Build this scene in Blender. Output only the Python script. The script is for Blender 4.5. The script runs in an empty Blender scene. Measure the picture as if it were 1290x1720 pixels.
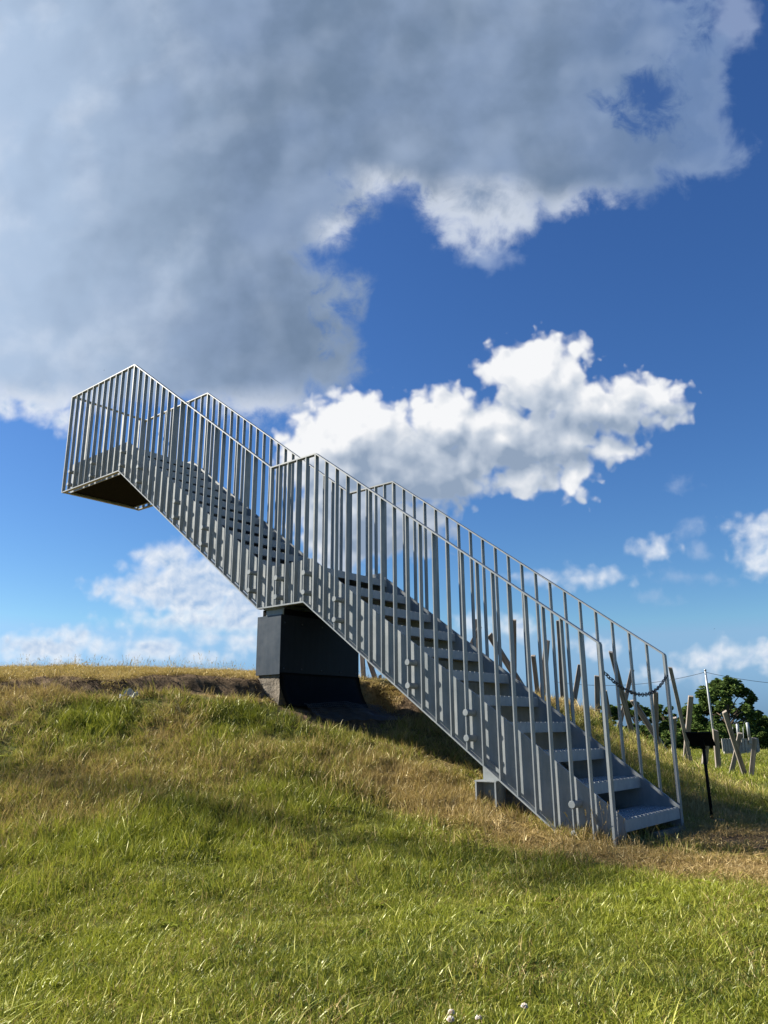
import bpy, bmesh, math, random
import numpy as np
from mathutils import Vector, Matrix, noise as mnoise

random.seed(7); rng = np.random.default_rng(7)
SC = bpy.context.scene
R = math.radians

# ------------------------------------------------------------------ camera
CAM = Vector((4.652, -4.499, 0.690))
c_r = Vector((0.76614819, 0.642624, -0.00716596))
c_u = Vector((0.17849838, -0.20207093, 0.96296712))
c_f = Vector((-0.61737775, 0.73905462, 0.26952362))
FPX = 1294.0                                           # focal length in photo pixels (1290 x 1720)
cd = bpy.data.cameras.new('camera'); cam = bpy.data.objects.new('camera', cd); SC.collection.objects.link(cam)
m = Matrix.Identity(4)
for i in range(3):
    m[i][0], m[i][1], m[i][2], m[i][3] = c_r[i], c_u[i], -c_f[i], CAM[i]
cam.matrix_world = m
cd.sensor_fit = 'VERTICAL'; cd.sensor_height = 24; cd.lens = 24 * FPX / 1720
cd.clip_start = 0.05; cd.clip_end = 6000
SC.camera = cam

# ------------------------------------------------------------------ sun, exposure
SUN_EL = R(36.0)
SUN_H = Vector((0.903, 0.43, 0)).normalized()          # horizontal way the light travels
sd = bpy.data.lights.new('sun', 'SUN'); sd.energy = 5.0; sd.angle = R(0.55); sd.color = (1.0, 0.925, 0.80)
sun = bpy.data.objects.new('sun', sd); SC.collection.objects.link(sun)
ldir = Vector((SUN_H.x * math.cos(SUN_EL), SUN_H.y * math.cos(SUN_EL), -math.sin(SUN_EL)))
sun.rotation_euler = ldir.to_track_quat('-Z', 'Y').to_euler(); sun.location = (-20, -12, 20)
SC.view_settings.view_transform = 'Standard'; SC.view_settings.look = 'None'
SC.view_settings.gamma = 1; SC.view_settings.exposure = 1.55
SC.view_settings.use_curve_mapping = False


def srgb(r, g, b):
    f = lambda c: (c / 255 / 12.92) if c / 255 <= .04045 else ((c / 255 + .055) / 1.055) ** 2.4
    return (f(r), f(g), f(b), 1)


# ------------------------------------------------------------------ node helper
class NT:
    def __init__(s, tree): s.t = tree; s.n = tree.nodes; s.l = tree.links
    def new(s, k, **kw):
        n = s.n.new(k)
        for a, v in kw.items(): setattr(n, a, v)
        return n
    def put(s, sock, v):
        if isinstance(v, bpy.types.NodeSocket): s.l.new(v, sock)
        elif v is not None: sock.default_value = v
    def math(s, op, a, b=None, c=None, clamp=False):
        n = s.new('ShaderNodeMath', operation=op); n.use_clamp = clamp
        s.put(n.inputs[0], a); s.put(n.inputs[1], b)
        if c is not None: s.put(n.inputs[2], c)
        return n.outputs[0]
    def vmath(s, op, a, b=None, out=0):
        n = s.new('ShaderNodeVectorMath', operation=op); s.put(n.inputs[0], a)
        if b is not None: s.put(n.inputs[1], b)
        return n.outputs[out]
    def mix(s, fac, a, b, blend='MIX'):
        n = s.new('ShaderNodeMix', data_type='RGBA', blend_type=blend)
        s.put(n.inputs[0], fac); s.put(n.inputs[6], a); s.put(n.inputs[7], b)
        return n.outputs[2]
    def mixf(s, fac, a, b):
        n = s.new('ShaderNodeMix', data_type='FLOAT'); s.put(n.inputs[0], fac); s.put(n.inputs[2], a); s.put(n.inputs[3], b)
        return n.outputs[0]
    def smooth(s, v, a, b, lo=0.0, hi=1.0, kind='SMOOTHSTEP'):
        n = s.new('ShaderNodeMapRange', interpolation_type=kind); n.clamp = True
        s.put(n.inputs[0], v); s.put(n.inputs[1], a); s.put(n.inputs[2], b); s.put(n.inputs[3], lo); s.put(n.inputs[4], hi)
        return n.outputs[0]
    def noise(s, vec, scale, detail=4, rough=.5, lac=2.0, dist=0.0, out=0):
        n = s.new('ShaderNodeTexNoise'); s.put(n.inputs['Vector'], vec)
        n.inputs['Scale'].default_value = scale; n.inputs['Detail'].default_value = detail
        n.inputs['Roughness'].default_value = rough; n.inputs['Lacunarity'].default_value = lac
        n.inputs['Distortion'].default_value = dist
        return n.outputs[out]
    def comb(s, x, y, z=0.0):
        n = s.new('ShaderNodeCombineXYZ'); s.put(n.inputs[0], x); s.put(n.inputs[1], y); s.put(n.inputs[2], z); return n.outputs[0]


# ------------------------------------------------------------------ sky: Nishita with clouds laid out on the camera image plane, mapped by direction
world = bpy.data.worlds.new('World'); SC.world = world; world.use_nodes = True
wt = NT(world.node_tree); wt.n.clear()
tc = wt.new('ShaderNodeTexCoord').outputs['Generated']
sky = wt.new('ShaderNodeTexSky', sky_type='NISHITA')
sky.sun_disc = False; sky.sun_elevation = SUN_EL
sky.sun_rotation = math.atan2(-SUN_H.x, -SUN_H.y)
sky.air_density = 1.0; sky.dust_density = 0.35; sky.ozone_density = 2.2; sky.altitude = 0
# image plane of the camera, its axes copied; units are hundreds of image pixels
S_F = tuple(c_f); S_R = tuple(c_r); S_U = tuple(c_u)
df = wt.vmath('DOT_PRODUCT', tc, S_F, 1); dr = wt.vmath('DOT_PRODUCT', tc, S_R, 1); du = wt.vmath('DOT_PRODUCT', tc, S_U, 1)
dfm = wt.math('MAXIMUM', df, 0.12)
PX = wt.math('MULTIPLY_ADD', wt.math('DIVIDE', dr, dfm), 12.94, 6.45)
PY = wt.math('MULTIPLY_ADD', wt.math('DIVIDE', du, dfm), -12.94, 8.60)
P0 = wt.comb(PX, PY)
wv = wt.vmath('SUBTRACT', wt.noise(P0, 0.9, 3, .55, out=1), (.5, .5, .5))
n = wt.new('ShaderNodeVectorMath', operation='MULTIPLY_ADD')
wt.put(n.inputs[0], wv); n.inputs[1].default_value = (.9, .9, 0); wt.put(n.inputs[2], P0)
PW = n.outputs[0]
sepw = wt.new('ShaderNodeSeparateXYZ'); wt.put(sepw.inputs[0], PW)


def blob(vec, x, y, rx, ry, ang=0.0):
    """signed distance-like value of an ellipse (positive inside), units of 100 px"""
    mp = wt.new('ShaderNodeMapping', vector_type='TEXTURE'); wt.put(mp.inputs[0], vec)
    mp.inputs[1].default_value = (x / 100, y / 100, 0); mp.inputs[2].default_value = (0, 0, R(ang))
    mp.inputs[3].default_value = (rx / 100, ry / 100, 1)
    ln = wt.vmath('LENGTH', mp.outputs[0], out=1)
    k = min(rx, ry) / 100
    return wt.math('MULTIPLY_ADD', ln, -k, k)


def field(vec, L, smooth=.15):
    v = None
    for b in L:
        f = blob(vec, *b)
        if v is None: v = f
        else:
            v = wt.math('SMOOTH_MAX', v, f, smooth)
    return v


BIG = [(200, 200, 520, 300), (230, 480, 330, 215), (90, 590, 260, 95), (420, 560, 190, 130), (510, 480, 110, 60), (560, 500, 52, 44), (565, 610, 62, 52), (700, 120, 470, 215), (960, 190, 270, 160),
       (1150, 235, 110, 75), (1090, 50, 170, 75), (820, 330, 110, 75), (735, 330, 50, 55), (820, 400, 36, 42), (1000, 320, 70, 40), (440, 660, 110, 45), (300, 640, 160, 55), (1180, 120, 60, 90)]
HOLE = [(1095, 165, 66, 56), (600, 410, 44, 85), (655, 355, 70, 50), (1195, 30, 46, 40), (560, 515, 30, 44)]
CUM = [(600, 745, 120, 86), (520, 770, 60, 60), (745, 715, 78, 66), (900, 635, 74, 72), (912, 600, 50, 42), (848, 632, 42, 50), (945, 640, 40, 50), (970, 585, 26, 20), (1000, 690, 120, 48), (1055, 660, 40, 32), (1105, 668, 45, 34), (1132, 685, 28, 24),
       (850, 735, 190, 62), (890, 800, 62, 42), (968, 795, 32, 40), (1010, 755, 62, 24), (690, 790, 150, 75), (590, 870, 100, 90), (680, 880, 80, 55)]
LOW = [(330, 985, 125, 48), (250, 990, 85, 26), (285, 940, 48, 30), (340, 1043, 112, 20), (410, 1020, 60, 50), (405, 1076, 52, 13), (70, 1088, 105, 22), (120, 1078, 52, 20), (255, 1090, 54, 18), (330, 1100, 26, 6),
       (78, 672, 46, 36), (8, 665, 26, 34), (112, 705, 22, 24),
       (1290, 935, 50, 32), (1290, 885, 52, 18), (1095, 926, 26, 12), (1106, 914, 12, 12), (965, 971, 52, 11), (1196, 1106, 44, 16), (1215, 1092, 24, 14), (1284, 1098, 26, 17), (1290, 1112, 60, 8), (1140, 1136, 40, 8), (860, 1055, 36, 18), (800, 1050, 30, 14),
       (1000, 1090, 30, 10)]
FAINT = [(1172, 925, 14, 14), (1162, 888, 16, 9), (1150, 968, 30, 7), (1190, 970, 20, 6), (1140, 815, 16, 8), (1100, 1005, 16, 6), (1235, 30, 40, 50), (640, 320, 30, 16), (820, 430, 40, 22)]

nA = wt.noise(P0, 1.25, 9, .56, 2.1, .25)
nB = wt.noise(wt.vmath('ADD', P0, (3.1, 7.7, 0)), 2.0, 5, .42, 2.1, .12)
nB2 = wt.noise(wt.vmath('ADD', P0, (3.1 - .10, 7.7 - .16, 0)), 2.0, 4, .45, 2.1, .25)
vo = wt.new('ShaderNodeTexVoronoi', voronoi_dimensions='2D', feature='SMOOTH_F1'); vo.inputs['Scale'].default_value = 3.2; vo.inputs['Detail'].default_value = 1.0; vo.inputs['Roughness'].default_value = .5; vo.inputs['Smoothness'].default_value = .45
n = wt.new('ShaderNodeVectorMath', operation='MULTIPLY_ADD'); wt.put(n.inputs[0], wt.vmath('SUBTRACT', wt.noise(P0, 2.2, 3, .5, out=1), (.5, .5, .5))); n.inputs[1].default_value = (.34, .34, 0); wt.put(n.inputs[2], P0)
wt.put(vo.inputs['Vector'], n.outputs[0]); puff = wt.math('SUBTRACT', .42, vo.outputs['Distance'])
nL = wt.noise(wt.vmath('ADD', P0, (13.1, 1.7, 0)), 3.4, 5, .44, 2.1, .2)
nL2 = wt.noise(wt.vmath('ADD', P0, (13.1 - .05, 1.7 - .08, 0)), 3.6, 3, .48, 2.1, .3)
c0 = lambda v, k: wt.math('MULTIPLY', wt.math('SUBTRACT', v, .5), k)

fA = field(PW, BIG, .35)
fH = wt.math('ADD', field(PW, HOLE, .1), c0(wt.noise(wt.vmath('ADD', P0, (9.3, 4.4, 0)), 2.0, 8, .6, 2.1, .5), 1.8))
dA = wt.math('ADD', fA, c0(nA, 1.15))
fB = field(P0, CUM, .10)
dB = wt.math('ADD', wt.math('ADD', fB, wt.math('ADD', c0(nB, 0.46), .10)), wt.math('MULTIPLY', puff, .30))
fL = field(P0, LOW, .04)
dL = wt.math('ADD', wt.math('ADD', fL, wt.math('ADD', c0(nL, 0.32), .07)), wt.math('MULTIPLY', puff, .16))
fF = field(P0, FAINT, .04)
dF = wt.math('ADD', fF, c0(nL, 0.5))

alA = wt.math('MULTIPLY', wt.smooth(dA, -.08, .36), wt.smooth(fH, -.15, .45, 1.0, .12))
alB = wt.smooth(dB, -.05, .20)
alL = wt.math('MULTIPLY', wt.smooth(dL, -.10, .24), .93)
alF = wt.math('MULTIPLY', wt.smooth(dF, -.12, .20), .42)

# clear sky colour: Nishita a little deepened
sp = wt.new('ShaderNodeSeparateColor'); wt.put(sp.inputs[0], sky.outputs[0])
rB = wt.math('POWER', wt.math('MINIMUM', wt.math('DIVIDE', sp.outputs[0], sp.outputs[2]), .60), 1.92)
gB = wt.math('POWER', wt.math('MINIMUM', wt.math('DIVIDE', sp.outputs[1], sp.outputs[2]), .80), 1.80)
cb = wt.new('ShaderNodeCombineColor'); wt.put(cb.inputs[0], rB); wt.put(cb.inputs[1], gB); cb.inputs[2].default_value = 1.0
n = wt.new('ShaderNodeVectorMath', operation='SCALE'); wt.put(n.inputs[0], cb.outputs[0]); wt.put(n.inputs['Scale'], wt.math('MULTIPLY', sp.outputs[2], .128))
skyc = n.outputs[0]
base = skyc

# the big dark cloud: grey belly, lighter lilac-blue towards the sun side, white where thin at its lower rim
greyA = wt.mix(wt.smooth(wt.noise(P0, .42, 5, .55), .36, .66), srgb(113, 134, 161), srgb(135, 156, 187))
lw = wt.smooth(wt.math('ADD', PX, c0(wt.noise(P0, .8, 4, .5), 3.0)), 5.0, -.4)
greyA = wt.mix(wt.math('MULTIPLY', lw, .95), greyA, srgb(180, 201, 228))
patch = wt.smooth(wt.noise(wt.vmath('ADD', P0, (5.3, 2.2, 0)), .70, 6, .50, 2, .2), .46, .76)
greyA = wt.mix(wt.math('MULTIPLY', patch, wt.math('MULTIPLY_ADD', lw, .75, .10)), greyA, srgb(206, 219, 238))
rt = wt.smooth(PX, 8.6, 12.2)
greyA = wt.mix(wt.math('MULTIPLY', rt, .75), greyA, srgb(102, 132, 180))
relA = wt.math('SUBTRACT', wt.noise(P0, .62, 3, .45, 2, .15), wt.noise(wt.vmath('ADD', P0, (-.30, -.20, 0)), .62, 3, .45, 2, .15))
greyA = wt.mix(wt.math('MULTIPLY', relA, 1.3, clamp=True), greyA, srgb(186, 203, 228))
greyA = wt.mix(wt.math('MULTIPLY', relA, -.9, clamp=True), greyA, srgb(94, 114, 142))
rimspots = field(P0, [(800, 370, 150, 85), (640, 310, 80, 45), (565, 385, 50, 45), (60, 690, 150, 60), (430, 690, 160, 40), (980, 360, 110, 50)], .1)
rimm = wt.math('MULTIPLY', wt.smooth(rimspots, -.15, .45), wt.smooth(dA, .75, .12))
colA = wt.mix(wt.math('MULTIPLY', rimm, .95), greyA, srgb(226, 232, 242))
thin = wt.smooth(dA, .5, .05)
colA = wt.mix(wt.math('MULTIPLY', thin, .28), colA, srgb(176, 196, 226))

# cumulus: white lit billows, blue-grey bases
relB = wt.math('SUBTRACT', wt.noise(wt.vmath('ADD', P0, (3.1, 7.7, 0)), 2.0, 3, .45, 2.1, .2), wt.noise(wt.vmath('ADD', P0, (3.0, 7.54, 0)), 2.0, 3, .45, 2.1, .2))
shB = wt.math('ADD', field(P0, [(985, 716, 140, 34), (700, 805, 150, 70), (860, 768, 130, 38), (610, 860, 120, 76), (690, 890, 100, 70), (900, 690, 60, 14)], .12), c0(wt.noise(P0, 1.6, 5, .55), .35))
def lobes(off):
    q = wt.vmath('ADD', P0, off)
    n = wt.new('ShaderNodeVectorMath', operation='MULTIPLY_ADD'); wt.put(n.inputs[0], wt.vmath('SUBTRACT', wt.noise(q, 1.8, 3, .5, out=1), (.5, .5, .5))); n.inputs[1].default_value = (.5, .5, 0); wt.put(n.inputs[2], q)
    v = wt.new('ShaderNodeTexVoronoi', voronoi_dimensions='2D', feature='SMOOTH_F1'); v.inputs['Scale'].default_value = 2.3; v.inputs['Detail'].default_value = 1.2; v.inputs['Roughness'].default_value = .5; v.inputs['Smoothness'].default_value = .6; wt.put(v.inputs['Vector'], n.outputs[0])
    return wt.math('MULTIPLY_ADD', v.outputs['Distance'], -.34, field(n.outputs[0], CUM, .05))
relief = wt.math('SUBTRACT', lobes((0, 0, 0)), lobes((-.13, -.20, 0)))
litB = wt.math('ADD', wt.smooth(shB, -.50, .45, .92, 0.16), wt.math('MULTIPLY_ADD', relB, .5, wt.math('MULTIPLY', relief, 1.25)), clamp=True)
edgeB = wt.smooth(dB, .22, .04, 0, .14)
litB = wt.math('ADD', litB, edgeB, clamp=True)
cr = wt.new('ShaderNodeValToRGB'); wt.put(cr.inputs[0], litB)
cr.color_ramp.elements[0].position = 0.0; cr.color_ramp.elements[0].color = srgb(146, 164, 188)
cr.color_ramp.elements[1].position = 1.0; cr.color_ramp.elements[1].color = srgb(247, 248, 250)
e = cr.color_ramp.elements.new(.5); e.color = srgb(196, 206, 220)
colB = cr.outputs[0]
relL = wt.math('SUBTRACT', wt.noise(wt.vmath('ADD', P0, (13.1, 1.7, 0)), 3.6, 3, .48, 2.1, .3), nL2)
litL = wt.math('ADD', wt.smooth(dL, .34, .02, .38, .95), wt.math('MULTIPLY', relL, 1.8), clamp=True)
colL = wt.mix(litL, srgb(168, 195, 228), srgb(240, 244, 250))

front = wt.smooth(df, .15, .40)
c = wt.mix(wt.math('MULTIPLY', alF, front), base, srgb(190, 206, 232))
c = wt.mix(wt.math('MULTIPLY', alL, front), c, colL)
c = wt.mix(wt.math('MULTIPLY', alA, front), c, colA)
c = wt.mix(wt.math('MULTIPLY', alB, front), c, colB)
bg = wt.new('ShaderNodeBackground'); wt.put(bg.inputs[0], c); bg.inputs[1].default_value = 1.0 / 2 ** SC.view_settings.exposure
wo = wt.new('ShaderNodeOutputWorld'); wt.l.new(bg.outputs[0], wo.inputs[0])
world.cycles.sampling_method = 'MANUAL'; world.cycles.sample_map_resolution = 512


# ------------------------------------------------------------------ terrain height
def fade(t): return t * t * (3 - 2 * t)


def vnoise(x, y, seed=0):
    xi = np.floor(x).astype(np.int64); yi = np.floor(y).astype(np.int64)
    fx = fade(x - xi); fy = fade(y - yi)
    def h(a, b):
        k = (a * 374761393 + b * 668265263 + seed * 1274126177) & 0xFFFFFFFF
        k = ((k ^ (k >> 13)) * 1274126177) & 0xFFFFFFFF
        return ((k ^ (k >> 16)) & 0xFFFF) / 65535.0
    a = h(xi, yi); b = h(xi + 1, yi); c2 = h(xi, yi + 1); d = h(xi + 1, yi + 1)
    return (a * (1 - fx) + b * fx) * (1 - fy) + (c2 * (1 - fx) + d * fx) * fy


def fbm(x, y, sc, octv=4, seed=0, gain=.5):
    v = 0; a = 1; t = 0
    for o in range(octv):
        v = v + a * vnoise(x * sc + 17.3 * o, y * sc - 9.1 * o, seed + o); t += a; a *= gain; sc *= 2.03
    return v / t


MX, MY = -6.0, 3.0
PR = np.array([0, 3, 4.8, 5.7, 6.3, 6.8, 7.4, 7.9, 8.3, 8.7, 9.1, 10, 12, 14, 20, 60])
PZ = np.array([1.40, 1.33, 1.18, 1.11, .96, .66, .41, .23, .12, .04, -.01, -.03, .0, .04, .06, .06])
_rr = np.linspace(0, 60, 6001); _zz = np.interp(_rr, PR, PZ)
_k = np.hanning(61); _k /= _k.sum(); _zz = np.convolve(np.pad(_zz, 30, mode='edge'), _k, 'valid')


def scarp_mask(x, y):
    a = np.degrees(np.arctan2(y - MY, x - MX))          # box stands at about -25 degrees
    return np.clip((a + 68) / 34, 0, 1) * np.clip((2 - a) / 10, 0, 1)


def height(x, y):
    x = np.asarray(x, float); y = np.asarray(y, float)
    r = np.hypot(x - MX, y - MY)
    rw = r + .35 * (fbm(x, y, .45, 2, 5) - .5)
    z = np.interp(rw, _rr, _zz)
    # worn bank where the turf breaks off, a little below the crest
    rs = r + .30 * (fbm(x, y, 1.3, 3, 9) - .5)
    st = np.clip((6.26 - rs) / .14 + .5, 0, 1); st = fade(st)
    low = np.clip(1 - (rs - 6.2) / .9, 0, 1); up = np.clip(1 - (6.2 - rs) / 1.2, 0, 1)
    z = z + scarp_mask(x, y) * (.065 * st * up - .065 * (1 - st) * low)
    z = z + .14 * np.clip((-1.2 - x) / 5, 0, 1) * np.clip((6.5 - r) / 1.2, 0, 1)
    # hollow dug in front of the pier
    w = np.clip((x + .40) / .08, 0, 1) * np.clip((.55 - x) / .45, 0, 1) * np.clip((y + .12) / .14, 0, 1) * np.clip((1.55 - y) / .35, 0, 1)
    z = z + (np.minimum(z, .835 - .42 * (x + .2) + .03 * (fbm(x, y, 5, 2, 19) - .5)) - z) * fade(w)
    t = (x - 2.0) * .45 + (y - 1.5) * .89
    s = fade(np.clip((t - .3) / 10.5, 0, 1))
    z = z - .85 * s
    # uneven slope: shallow hollows and hummocks
    near = np.clip((10.5 - r) / 2, 0, 1) * np.clip((r - 5) / 1.2, 0, 1)
    z = z + near * .16 * (fbm(x, y, .75, 3, 21) - .5)
    dd = np.hypot(x - CAM.x, y - CAM.y)
    z = z + .05 * (fbm(x, y, 1.1, 3, 33) - .5) * np.clip(1.2 - dd / 40, 0, 1)
    return z


def px_dir(px, py):
    return (c_f + c_r * ((px - 645) / FPX) - c_u * ((py - 860) / FPX))


def ground_hit(px, py, tmax=80):
    d = px_dir(px, py)
    ts = np.concatenate([np.arange(.6, 16, .01), np.arange(16, tmax, .05)])
    X = CAM.x + d.x * ts; Y = CAM.y + d.y * ts; Z = CAM.z + d.z * ts
    b = Z <= height(X, Y)
    if not b.any(): return None
    i = int(np.argmax(b)); return Vector((X[i], Y[i], Z[i]))


def gz(x, y): return float(height(np.array([x]), np.array([y]))[0])


# dry, bare and lush ground, in world metres
def spots(x, y, L):
    v = np.zeros_like(x)
    for (cx, cy, rx, ry, ang, w) in L:
        c_, s_ = math.cos(R(ang)), math.sin(R(ang))
        u = ((x - cx) * c_ + (y - cy) * s_) / rx; q = (-(x - cx) * s_ + (y - cy) * c_) / ry
        v = np.maximum(v, w * np.exp(-(u * u + q * q)))
    return v


DRY = [(2.9, -.18, 1.0, .34, 8, 1.0), (3.9, .15, 1.1, .42, 12, 1.0), (3.1, 1.0, .8, .8, 0, .9), (1.25, -.12, .62, .36, -25, .95), (2.05, -.22, .6, .20, -10, .95),
       (-2.2, -1.5, 1.6, .4, -40, .6), (-.5, -.85, .6, .25, -38, .5), (2.4, 2.0, .5, .5, 0, .8), (-4.5, -3.3, 2.5, 1.4, -50, .75)]


def dryness(x, y):
    r = np.hypot(x - MX, y - MY)
    v = spots(x, y, DRY)
    v = np.maximum(v, .92 * np.clip((6.55 - r) / .4, 0, 1) * (.75 + .8 * (fbm(x, y, .8, 3, 41) - .3)))
    slope = np.clip((9.4 - r) / 1.5, 0, 1)
    n1 = fbm(x, y, .85, 4, 51); n2 = fbm(x, y, 3.1, 3, 57)
    v = v - .25 * slope * np.clip((y - 1.3) / 1.0, 0, 1)
    v = v + slope * (.33 * np.clip((n1 - .44) * 5, -.7, 1)) + .42 * (n2 - .5) + .12 + .17 * slope
    return np.clip(v, 0, 1)


def bareness(x, y):
    r = np.hypot(x - MX, y - MY)
    rs = r + .30 * (fbm(x, y, 1.3, 3, 9) - .5)
    b = scarp_mask(x, y) ** 1.3 * np.exp(-((rs - 6.25) / .13) ** 2) * np.clip(2.3 * fbm(x, y, 2.3, 4, 15) - .15, 0, 1.3)
    b = np.maximum(b, spots(x, y, [(3.15, .80, .80, .55, 8, .62), (2.40, .55, .34, .50, 0, .9), (-.10, .6, .40, .75, 0, .95)]))
    b = b * (.65 + .8 * fbm(x, y, 4.0, 3, 77)) 
    return np.clip(b, 0, 1)


# ------------------------------------------------------------------ object helpers
def tag(o, label=None, cat=None, group=None, kind=None):
    if label: o['label'] = label
    if cat: o['category'] = cat
    if group: o['group'] = group
    if kind: o['kind'] = kind
    return o


def empty(name, loc, label, cat, group=None):
    o = bpy.data.objects.new(name, None); SC.collection.objects.link(o); o.location = loc; o.empty_display_size = .1
    return tag(o, label, cat, group)


def obj(name, bm, mat, parent=None, smooth=False):
    bm.normal_update()
    me = bpy.data.meshes.new(name); bm.to_mesh(me); bm.free()
    for p in me.polygons: p.use_smooth = smooth
    me.materials.append(mat)
    o = bpy.data.objects.new(name, me); SC.collection.objects.link(o)
    if parent is not None:
        o.parent = parent; o.matrix_parent_inverse = Matrix.Identity(4)
        # parts are built in world metres; bring them into the parent's own space
        base = Vector(parent.location); pp = parent.parent
        while pp is not None: base = base + Vector(pp.location); pp = pp.parent
        me.transform(Matrix.Translation(-base))
    return o


def box(bm, c, s, rot=None):
    """axis box with centre c and full sizes s; rot: 3x3 or 4x4 matrix"""
    M = Matrix.Translation(c) @ ((rot.to_4x4() if rot is not None else Matrix.Identity(4))) @ Matrix.Diagonal((s[0], s[1], s[2], 1))
    return bmesh.ops.create_cube(bm, size=1, matrix=M)['verts']


def box2(bm, lo, hi):
    return box(bm, [(a + b) / 2 for a, b in zip(lo, hi)], [b - a for a, b in zip(lo, hi)])


def prism_y(bm, pts, y0, y1):
    """polygon in (x, z) given counter-clockwise, extruded from y0 to y1"""
    a = [bm.verts.new((p[0], y0, p[1])) for p in pts]; b = [bm.verts.new((p[0], y1, p[1])) for p in pts]
    n = len(pts)
    bm.faces.new(a); bm.faces.new(b[::-1])
    for i in range(n): bm.faces.new((a[i], b[i], b[(i + 1) % n], a[(i + 1) % n]))
    bmesh.ops.recalc_face_normals(bm, faces=bm.faces)


def strip_y(bm, pts, th, y0, y1):
    """flat bar following a polyline in (x, z); th is added downwards (vertical), mitred"""
    prism_y(bm, list(pts) + [(p[0], p[1] - th) for p in reversed(pts)], y0, y1)


def beam(bm, p0, p1, w, d, yaw=0.0, taper=1.0):
    """square beam from p0 to p1, section w x d, turned by yaw about its own axis"""
    p0 = Vector(p0); p1 = Vector(p1); ax = (p1 - p0); L = ax.length; ax.normalize()
    up = Vector((0, 0, 1)) if abs(ax.z) < .95 else Vector((0, 1, 0))
    u = ax.cross(up).normalized(); v = ax.cross(u).normalized()
    uu = u * math.cos(yaw) + v * math.sin(yaw); vv = -u * math.sin(yaw) + v * math.cos(yaw)
    M = Matrix((uu, vv, ax)).transposed().to_4x4(); M.translation = (p0 + p1) / 2
    vs = bmesh.ops.create_cube(bm, size=1, matrix=M @ Matrix.Diagonal((w, d, L, 1)))['verts']
    return vs


def tube(bm, pts, r, seg=6, r1=None):
    pts = [Vector(p) for p in pts]; rings = []
    for i, p in enumerate(pts):
        a = pts[max(i - 1, 0)]; b = pts[min(i + 1, len(pts) - 1)]; ax = (b - a).normalized()
        up = Vector((0, 0, 1)) if abs(ax.z) < .9 else Vector((1, 0, 0))
        u = ax.cross(up).normalized(); v = ax.cross(u)
        t = i / (len(pts) - 1); rad = r if r1 is None else r + (r1 - r) * t
        rings.append([bm.verts.new(p + (u * math.cos(2 * math.pi * k / seg) + v * math.sin(2 * math.pi * k / seg)) * rad) for k in range(seg)])
    for i in range(len(rings) - 1):
        for k in range(seg):
            bm.faces.new((rings[i][k], rings[i][(k + 1) % seg], rings[i + 1][(k + 1) % seg], rings[i + 1][k]))
    bm.faces.new(rings[0][::-1]); bm.faces.new(rings[-1])
    bmesh.ops.recalc_face_normals(bm, faces=bm.faces)


# ------------------------------------------------------------------ materials
def mat(name):
    mm = bpy.data.materials.new(name); mm.use_nodes = True
    t = NT(mm.node_tree); b = t.n['Principled BSDF']; return mm, t, b


def steel(name, col, col2, rough=.45, metal=0.0, streak=.5, scale=9, spec=.35):
    mm, t, b = mat(name)
    pos = t.new('ShaderNodeNewGeometry').outputs['Position']
    n1 = t.noise(pos, scale, 6, .6); n2 = t.noise(t.vmath('MULTIPLY', pos, (14, 14, 1.6)), 1.6, 5, .6)
    f = t.mixf(streak, n1, n2)
    cc = t.mix(t.smooth(f, .35, .66), col, col2)
    sp = t.noise(pos, 90, 3, .6)
    cc = t.mix(t.smooth(sp, .66, .76, 0, .35), cc, (.10, .095, .085, 1))
    t.put(b.inputs['Base Color'], cc)
    t.put(b.inputs['Roughness'], t.mixf(n1, rough - .08, rough + .14)); b.inputs['Metallic'].default_value = metal; b.inputs['Specular IOR Level'].default_value = spec
    bp = t.new('ShaderNodeBump'); bp.inputs['Strength'].default_value = .06; bp.inputs['Distance'].default_value = .004
    t.put(bp.inputs['Height'], t.noise(pos, 40, 4, .6)); t.l.new(bp.outputs[0], b.inputs['Normal'])
    return mm


M_STEEL = steel('grey_painted_steel', (.155, .178, .192, 1), (.228, .245, .252, 1), .40)
M_TREAD = steel('galvanised_tread_steel', (.225, .25, .265, 1), (.30, .32, .33, 1), .5, .0, .3, 16)
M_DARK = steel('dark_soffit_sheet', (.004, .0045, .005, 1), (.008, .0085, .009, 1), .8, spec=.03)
M_PIER = steel('dark_blue_grey_cladding', (.022, .030, .040, 1), (.034, .044, .056, 1), .36)
M_SKIRT = steel('black_rubber_sheet', (.004, .006, .010, 1), (.007, .010, .016, 1), .55, spec=.12)
M_BLACK = steel('black_powder_coat', (.004, .004, .005, 1), (.007, .007, .008, 1), .6, spec=.12)
M_PIER_SHADE = steel('shade_darkened_cladding', (.006, .008, .012, 1), (.010, .013, .018, 1), .5, spec=.16)  # darker copy of the pier cladding, shade on its front put into the colour
M_CHAIN = steel('dark_galvanised_chain', (.05, .052, .055, 1), (.11, .115, .12, 1), .4, .7)
M_POLE = steel('galvanised_pole', (.20, .22, .24, 1), (.30, .32, .34, 1), .4, .2)
M_WHITE = steel('off_white_paint', (.20, .185, .165, 1), (.36, .34, .31, 1), .7)
M_WIRE = steel('dark_wire', (.05, .055, .06, 1), (.09, .095, .10, 1), .5)


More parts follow.
